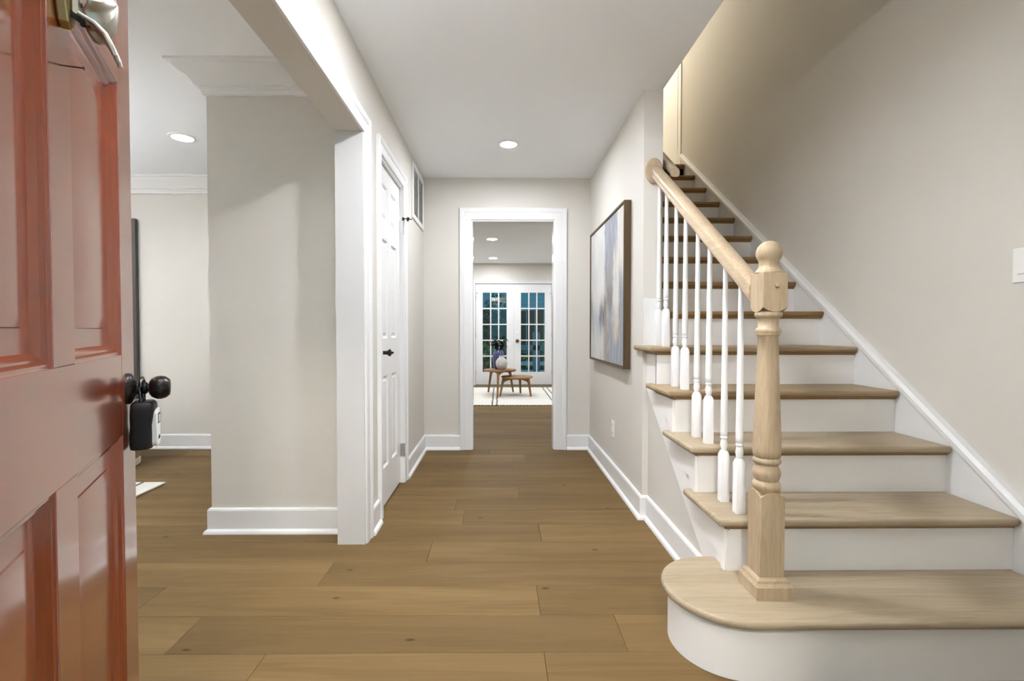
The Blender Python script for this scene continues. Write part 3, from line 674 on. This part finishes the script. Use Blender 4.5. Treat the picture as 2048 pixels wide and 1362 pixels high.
# ------------------------------------------------------------------ french doors
GLASS = bpy.data.materials.new('window_glass'); GLASS.use_nodes = True; nt = GLASS.node_tree; nt.nodes.clear()
tr = N(nt, 'ShaderNodeBsdfTransparent'); tr.inputs[0].default_value = (.93, .97, .97, 1); gl = N(nt, 'ShaderNodeBsdfGlossy', Roughness=.01); fr = N(nt, 'ShaderNodeFresnel', IOR=1.5)
mx = N(nt, 'ShaderNodeMixShader'); ou = N(nt, 'ShaderNodeOutputMaterial'); L(nt, fr.outputs[0], mx.inputs[0]); L(nt, tr.outputs[0], mx.inputs[1]); L(nt, gl.outputs[0], mx.inputs[2]); L(nt, mx.outputs[0], ou.inputs[0])
def french(name, a0, a1, label, hinge_left):
    o = empty(name, ((a0+a1)/2, DB, 0), label, 'door', 'pair of french doors', 'structure')
    g0, g1, gz0, gz1 = a0+.139, a1-.139, .257, 1.812; ya, yb = DB+.012, DB+.052
    box('stile', a0, g0, ya, yb, .012, 1.977, WHITE, o); box('stile', g1, a1, ya, yb, .012, 1.977, WHITE, o)
    box('rail', g0, g1, ya, yb, .012, gz0, WHITE, o); box('rail', g0, g1, ya, yb, gz1, 1.977, WHITE, o)
    cw, ch = (g1-g0)/3, (gz1-gz0)/5
    for i in (1, 2): box('muntin', g0+cw*i-.0115, g0+cw*i+.0115, ya+.002, yb-.002, gz0, gz1, WHITE, o)
    for j in range(1, 5): box('muntin', g0, g1, ya+.003, yb-.003, gz0+ch*j-.0115, gz0+ch*j+.0115, WHITE, o)
    for i in range(3):
        for j in range(5):
            box('pane', g0+cw*i+.010, g0+cw*(i+1)-.010, ya+.018, ya+.022, gz0+ch*j+.010, gz0+ch*(j+1)-.010, GLASS, o)
    hx = a0 if hinge_left else a1
    for z in (.25, .98, 1.70): MB().tube([(hx, DB+.008, z-.045), (hx, DB+.008, z+.045)], .008, 10).build('hinge', STEEL, o, smooth=True)
    sg = 1 if hinge_left else -1
    MB().tube([(hx, DB+.006, 1.79), (hx+sg*.02, DB-.02, 1.80), (hx+sg*.05, DB-.035, 1.80)], .006, 8).tube([(hx-sg*.012, DB+.004, 1.79), (hx-sg*.02, DB+.0, 1.68)], .003, 6).build('hinge_pin_stop', STEEL, o, smooth=True)
    return o
french('door_3', -.469, .2775, 'left leaf of the french doors behind the vases', True)
o = french('door_4', .2795, 1.0243, 'right leaf of the french doors with the bronze knob', False)
MB().lathe([(.034, 0), (.034, .006), (.014, .010), (.012, .03), (.026, .036), (.030, .050), (.024, .062), (.001, .066)], 24, (.349, DB+.012, .866), Vector((0, -1, 0))).build('knob', metal('bronze', (.16, .12, .08), .4), o, smooth=True)
MB().lathe([(.022, 0), (.020, .010), (.001, .012)], 20, (.349, DB+.012, 1.02), Vector((0, -1, 0))).build('deadbolt', PLASTIC, o, smooth=True)

# ------------------------------------------------------------------ rugs
def rug(name, x0, x1, y0, y1, stripes, label):
    m = bpy.data.materials.new(name+'_weave'); nt, b = nodes_of(m)
    g = N(nt, 'ShaderNodeNewGeometry'); s = N(nt, 'ShaderNodeSeparateXYZ'); L(nt, g.outputs['Position'], s.inputs[0])
    n = N(nt, 'ShaderNodeTexNoise', Scale=14.0, Detail=4.0); L(nt, g.outputs['Position'], n.inputs['Vector'])
    n2 = N(nt, 'ShaderNodeTexNoise', Scale=160.0, Detail=2.0); L(nt, g.outputs['Position'], n2.inputs['Vector'])
    ad = N(nt, 'ShaderNodeMath', operation='MULTIPLY_ADD'); L(nt, n.outputs[0], ad.inputs[0]); ad.inputs[1].default_value = .04; L(nt, s.outputs[0], ad.inputs[2])
    c = mix(nt, n2.outputs[0], (.60, .575, .51), (.80, .77, .70))
    for sx in stripes:
        cp = N(nt, 'ShaderNodeMath', operation='COMPARE'); L(nt, ad.outputs[0], cp.inputs[0]); cp.inputs[1].default_value = sx+.02; cp.inputs[2].default_value = .011
        br = N(nt, 'ShaderNodeMath', operation='MULTIPLY'); L(nt, cp.outputs[0], br.inputs[0]); L(nt, ramp(nt, n2.outputs[0], [(.35, (.5, .5, .5)), (.5, (1, 1, 1))]), br.inputs[1])
        c = mix(nt, br.outputs[0], c, (.06, .055, .05))
    L(nt, c, b.inputs['Base Color']); b.inputs['Roughness'].default_value = .95
    bp = N(nt, 'ShaderNodeBump', Strength=.6, Distance=.004); L(nt, n2.outputs[0], bp.inputs['Height']); L(nt, bp.outputs[0], b.inputs['Normal'])
    o = empty(name, ((x0+x1)/2, (y0+y1)/2, 0), label, 'rug')
    box('pile', x0, x1, y0, y1, .001, .014, m, o, bev=.005)
    e = MB()
    rr = random.Random(3)
    for yy in (y0, y1):
        x = x0
        while x < x1:
            e.box(x, x+.022, yy-.012, yy+.004, .001, .010+rr.uniform(0, .003)); x += rr.uniform(.034, .05)
    e.build('fringe', paint(name+'_fringe', (.16, .145, .12), .9), o)['kind'] = 'stuff'
    return o
rug('area_rug', -1.35, 1.75, 6.86, 8.97, (-.105, -.040, .795, .88), 'cream rug with dark double stripes under the nesting tables')
rug('floor_rug', -4.6, -2.345, 1.0, 3.395, (-2.50, -2.56), 'corner of a cream striped rug on the side room floor')

# ------------------------------------------------------------------ nesting tables and what stands on them
def leg(name, par, x, y, tx, ty, zt, w0=.046, w1=.028):
    m = MB(); vs = []
    for (cx_, cy_, z, h) in ((x, y, .014, w1/2), (tx, ty, zt, w0/2)):
        for sx, sy in ((-1, -1), (1, -1), (1, 1), (-1, 1)): vs.append((cx_+sx*h, cy_+sy*h, z))
    m.add(vs, [(0, 3, 2, 1), (4, 5, 6, 7)]+[(k, (k+1) % 4, 4+(k+1) % 4, 4+k) for k in range(4)])
    return m.build(name, TEAK, par, bev=.004)
def arch(par, p, q, zt, drop):
    """apron board with an arched lower edge between two leg tops"""
    p = Vector(p); q = Vector(q); n = 10; m = MB(); d = (q-p); nn = Vector((-d.y, d.x)).normalized()*.010; vs = []
    for i in range(n+1):
        t = i/n; c_ = p+d*t; zb = zt-.022-drop*abs(2*t-1)**3.5
        for sgn in (-1, 1):
            for z in (zb, zt): vs.append((c_.x+nn.x*sgn, c_.y+nn.y*sgn, z))
    fs = []
    for i in range(n):
        a = i*4; fs += [(a, a+4, a+5, a+1), (a+2, a+3, a+7, a+6), (a, a+2, a+6, a+4), (a+1, a+5, a+7, a+3)]
    fs += [(0, 1, 3, 2), (n*4, n*4+2, n*4+3, n*4+1)]
    return m.add(vs, fs).build('apron', TEAK, par)
bt = empty('side_table', (.007, 7.93, .014), 'taller round teak table carrying the two vases', 'side table', 'nesting tables')
MB().lathe([(.245, .405), (.258, .410), (.268, .424), (.268, .430), (.262, .434)], 48, (.007, 7.93, 0)).build('table_top', TEAK, bt, smooth=True)
tops = []
for (x, y) in ((-.032, 7.555), (-.193, 8.28), (.234, 8.28)):
    tx, ty = .007+(x-.007)*.72, 7.93+(y-7.93)*.60; leg('leg', bt, x, y, tx, ty, .408); tops.append((tx, ty))
for i in range(3): arch(bt, tops[i], tops[(i+1) % 3], .408, .055)
stt = empty('side_table', (.285, 7.86, .014), 'lower round teak table tucked beside the vase table', 'side table', 'nesting tables')
MB().lathe([(.24, .300), (.252, .305), (.262, .317), (.262, .322), (.256, .326)], 48, (.285, 7.86, 0)).build('table_top', TEAK, stt, smooth=True)
tops = []
for (x, y) in ((.007, 7.72), (.353, 8.12), (.503, 7.715)):
    tx, ty = .285+(x-.285)*.80, 7.86+(y-7.86)*.75; leg('leg', stt, x, y, tx, ty, .303); tops.append((tx, ty))
for i in range(3): arch(stt, tops[i], tops[(i+1) % 3], .303, .05)
BLUE = paint('blue_glaze', (.055, .058, .16), .25, coat=.6)
vz = .434
tag(MB().lathe([(.058, vz), (.075, vz+.02), (.094, vz+.10), (.100, vz+.18), (.094, vz+.24), (.076, vz+.29), (.056, vz+.315), (.052, vz+.318), (.048, vz+.30), (.001, vz+.28)], 36, (-.018, 8.045, 0)).build('vase', BLUE, smooth=True), 'tall indigo blue glazed vase holding green branches', 'vase', 'vases on the tall table')
m = MB(); nrib = 26; pr = [(.035, 0), (.060, .012), (.086, .05), (.097, .10), (.090, .145), (.066, .180), (.046, .196), (.040, .205), (.042, .222), (.045, .228), (.038, .226), (.034, .20), (.001, .19)]
vs = []; fs = []; seg = nrib*6
for r, h in pr:
    for k in range(seg):
        a = 2*PI*k/seg; q = r*(1-.07*(.5+.5*math.cos(a*nrib))*(1 if r > .05 else .2)); vs.append((.032+q*math.cos(a), 7.83+q*math.sin(a), vz+h))
for i in range(len(pr)-1):
    for k in range(seg): a = i*seg+k; b_ = i*seg+(k+1) % seg; fs.append((a, b_, b_+seg, a+seg))
fs.append(tuple(range(seg))[::-1]); fs.append(tuple((len(pr)-1)*seg+k for k in range(seg)))
RIB = bpy.data.materials.new('ribbed_clay'); nt, b = nodes_of(RIB)
n = N(nt, 'ShaderNodeTexNoise', Scale=30.0, Detail=4.0); L(nt, ramp(nt, n.outputs[0], [(.35, (.42, .40, .39)), (.6, (.66, .64, .63))]), b.inputs['Base Color']); b.inputs['Roughness'].default_value = .7
tag(m.add(vs, fs).build('vase', RIB, smooth=True, angle=80), 'squat pale grey ribbed vase in front of the blue one', 'vase', 'vases on the tall table')
br = empty('leafy_branches', (-.018, 8.045, vz+.285), 'dark green leafy branches standing in the blue vase', 'branches')
LEAF = paint('dark_leaf', (.018, .045, .02), .45); STEM = paint('leaf_stem', (.05, .04, .02), .7)
stm = MB(); lf = MB(); rg = random.Random(11)
for i in range(22):
    a = rg.uniform(0, 2*PI); sp_ = rg.uniform(.02, .15); h = rg.uniform(.10, .215)-.25*max(0, sp_-.10)
    p0 = Vector((-.018+.02*math.cos(a), 8.045+.02*math.sin(a), vz+.287)); p1 = Vector((-.018+sp_*math.cos(a), 8.045+sp_*math.sin(a)*.8, vz+.29+h))
    pm = (p0+p1)/2+Vector((0, 0, .03)); stm.tube([p0, pm, p1], .0025, 6)
    for k in range(9):
        t = .35+.65*k/8; q = (p0*(1-t)*(1-t)+pm*2*t*(1-t)+p1*t*t); d = Vector((rg.uniform(-1, 1), rg.uniform(-1, 1), rg.uniform(-.5, .6))).normalized()
        s_ = d.cross(Vector((0, 0, 1))).normalized()*rg.uniform(.018, .028); ln = rg.uniform(.045, .07); u_ = s_.cross(d)*.35
        lf.add([q, q+d*ln*.35+s_+u_, q+d*ln, q+d*ln*.35-s_+u_, q+d*ln*.5], [(0, 1, 4), (1, 2, 4), (2, 3, 4), (3, 0, 4)])
stm.build('stems', STEM, br); x_ = lf.build('leaves', LEAF, br); x_['kind'] = 'stuff'
bd = empty('bead_garland', (.13, 7.84, vz), 'string of small wooden beads lying beside the ribbed vase', 'bead garland')
BEAD = paint('bead_wood', (.48, .22, .12), .5)
first = None
for i in range(26):
    a = i/26*2*PI; x, y, z = .150+.045*math.cos(a), 7.765+.040*math.sin(a), vz+.0075
    if i < 2: z = vz+.0075
    if first is None: first = MB().lathe([(.001, -.0075), (.005, -.0055), (.0075, 0), (.005, .0055), (.001, .0075)], 10).build('bead', BEAD, bd, smooth=True, world=False); s = first
    else: s = first.copy(); COL.objects.link(s)
    s.parent = bd; s.location = (x-.13, y-7.84, z-vz)

# ------------------------------------------------------------------ side room things behind the front door
mi = empty('wall_mirror', (-3.7, DL, .45), 'tall dark framed mirror on the side room back wall', 'mirror')
FR = paint('charcoal_frame', (.055, .048, .042), .5)
for q in ((-4.33, -4.29, .46, 2.08), (-3.302, -3.262, .46, 2.08)): box('frame_side', q[0], q[1], DL-.040, DL-.004, q[2], q[3], FR, mi, bev=.003)
for q in ((.46, .495), (2.045, 2.08)): box('frame_rail', -4.29, -3.302, DL-.040, DL-.004, q[0], q[1], FR, mi, bev=.003)
box('mirror_glass', -4.29, -3.302, DL-.030, DL-.008, .495, 2.045, metal('silvered_glass', (.85, .87, .88), .03), mi)
pl = empty('planter', (-3.135, 3.80, 0), 'round tan planter on a pale foot beside the rug', 'planter')
MB().lathe([(.22, .045), (.246, .06), (.258, .12), (.275, .20), (.28, .34), (.265, .36), (.25, .34), (.001, .30)], 40, (-3.135, 3.80, 0)).build('pot', paint('tan_pot', (.36, .23, .10), .6), pl, smooth=True)
MB().lathe([(.24, .0), (.255, .01), (.255, .045), (.24, .055), (.001, .055)], 40, (-3.135, 3.80, 0)).build('foot', paint('cream_foot', (.70, .63, .50), .6), pl, smooth=True)

# ------------------------------------------------------------------ outdoors behind the french doors, and the porch
BLUEW = paint('slate_blue_paint', (.085, .165, .20), .6); PALEB = paint('pale_blue_boards', (.30, .40, .46), .7)
dk = empty('deck', (.3, 10.6, -.30), 'slate blue deck steps outside the french doors', 'deck')
box('deck_frame', -3.5, 4.2, DB+.16, 12.2, -.34, -.22, BLUEW, dk)
for i in range(18):
    box('deck_board', -3.5, 4.2, DB+.17+i*.14, DB+.30+i*.14, -.22, -.19, PALEB, dk)
rlx = empty('deck_railing', (.8, 12.0, -.19), 'slate blue deck railing and post outside the right door', 'railing')
box('top_rail', .30, 4.2, 11.93, 12.07, .58, .70, BLUEW, rlx)
box('post', .83, 1.0, 11.93, 12.07, -.19, 1.02, BLUEW, rlx); box('post', 2.6, 2.76, 11.93, 12.07, -.19, .70, BLUEW, rlx)
box('bottom_rail', .30, 4.2, 11.96, 12.04, -.02, .08, PALEB, rlx); box('mid_rail', .30, 4.2, 11.97, 12.03, .20, .29, PALEB, rlx)
struct(box('ground', -14, 14, 12.2, 40, -.5, -.40, paint('lawn_soil', (.10, .11, .05), .95)), 'dim back garden ground beyond the deck', 'ground')
fe = empty('garden_fence', (0, 17, -.4), 'dark brown board fence across the back garden', 'fence')
FB = wood('fence_board', (.03, .022, .015), (.055, .04, .028), (.075, .055, .038), 2, .8)
for i in range(26): box('fence_board', -4.0+i*.31, -3.72+i*.31, 17, 17.03, -.40, 1.75+.02*(i % 3), FB, fe)
nb = empty('garden_house', (.6, 24, -.4), 'slate blue sided house wall beyond the fence', 'house')
for i in range(18): MB().prism([(24, -.4+i*.25), (24.02, -.4+i*.25+.25), (24.3, -.4+i*.25+.25), (24.3, -.4+i*.25)], 0, -6, 8).build('siding_board', paint('blue_siding', (.16, .30, .36), .7) if i == 0 else bpy.data.materials['blue_siding'], nb)
def shrub(x, y, z, r, h, col, label, seed):
    o = empty('shrub', (x, y, z), label, 'shrub', 'garden shrubs'); g = random.Random(seed); m = MB()
    for i in range(900):
        a = g.uniform(0, 2*PI); q = r*math.sqrt(g.random()); t = g.random(); p = Vector((x+q*math.cos(a)*math.sin(PI*(.15+.8*t)), y+q*math.sin(a)*math.sin(PI*(.15+.8*t)), z+h*t))
        d = Vector((g.uniform(-1, 1), g.uniform(-1, 1), g.uniform(-.4, 1))).normalized(); s_ = d.cross(Vector((.3, .2, 1))).normalized()*.035; ln = .13
        m.add([p, p+d*ln*.5+s_, p+d*ln, p+d*ln*.5-s_], [(0, 1, 2, 3)])
    f_ = m.build('foliage', paint('shrub_leaf_%d' % seed, col, .7), o); f_['kind'] = 'stuff'
    st_ = MB()
    for k in range(4): st_.tube([(x+.05*k-.08, y, z), (x+.12*k-.2, y+.03*k, z+h*.6)], .02, 6)
    st_.build('stem', STEM, o)
shrub(-.55, 14.6, -.4, .9, 1.0, (.16, .22, .07), 'leafy shrub outside the left french door', 1)
shrub(1.6, 15.2, -.4, 1.5, 1.1, (.14, .20, .06), 'wide low shrub behind the deck railing', 2)
shrub(-.1, 15.8, .6, .8, 1.6, (.02, .09, .045), 'dark green bush before the fence, left door', 3)
shrub(-.35, 13.4, -.4, .45, .5, (.22, .18, .10), 'small reddish brown shrub by the deck', 4)
struct(box('porch_slab', -2.5, 2.8, -3.0, FW0, -.16, -.02, paint('porch_concrete', (.42, .41, .39), .9)), 'concrete porch slab outside the entrance', 'porch')
struct(box('porch_ceiling', -2.5, 2.8, -3.0, FW0-.02, 2.75, 2.85, CEIL), 'white porch ceiling outside the entrance', 'ceiling')
o = empty('porch_fill_light', (.1, -1.1, 2.75), 'added globe light for fill on the porch ceiling', 'ceiling light')  # unseen porch globe added as fill from the camera side
MB().lathe([(.10, -.02), (.11, 0)], 32, (.1, -1.1, 2.75)).build('base_plate', BRASS, o, smooth=True)
MB().lathe([(.001, -.20), (.06, -.19), (.10, -.15), (.12, -.10), (.10, -.05), (.08, -.02)], 32, (.1, -1.1, 2.75)).build('globe', emit('porch_fill_glow', (1, .95, .88), LAMP['porch']), o, smooth=True)
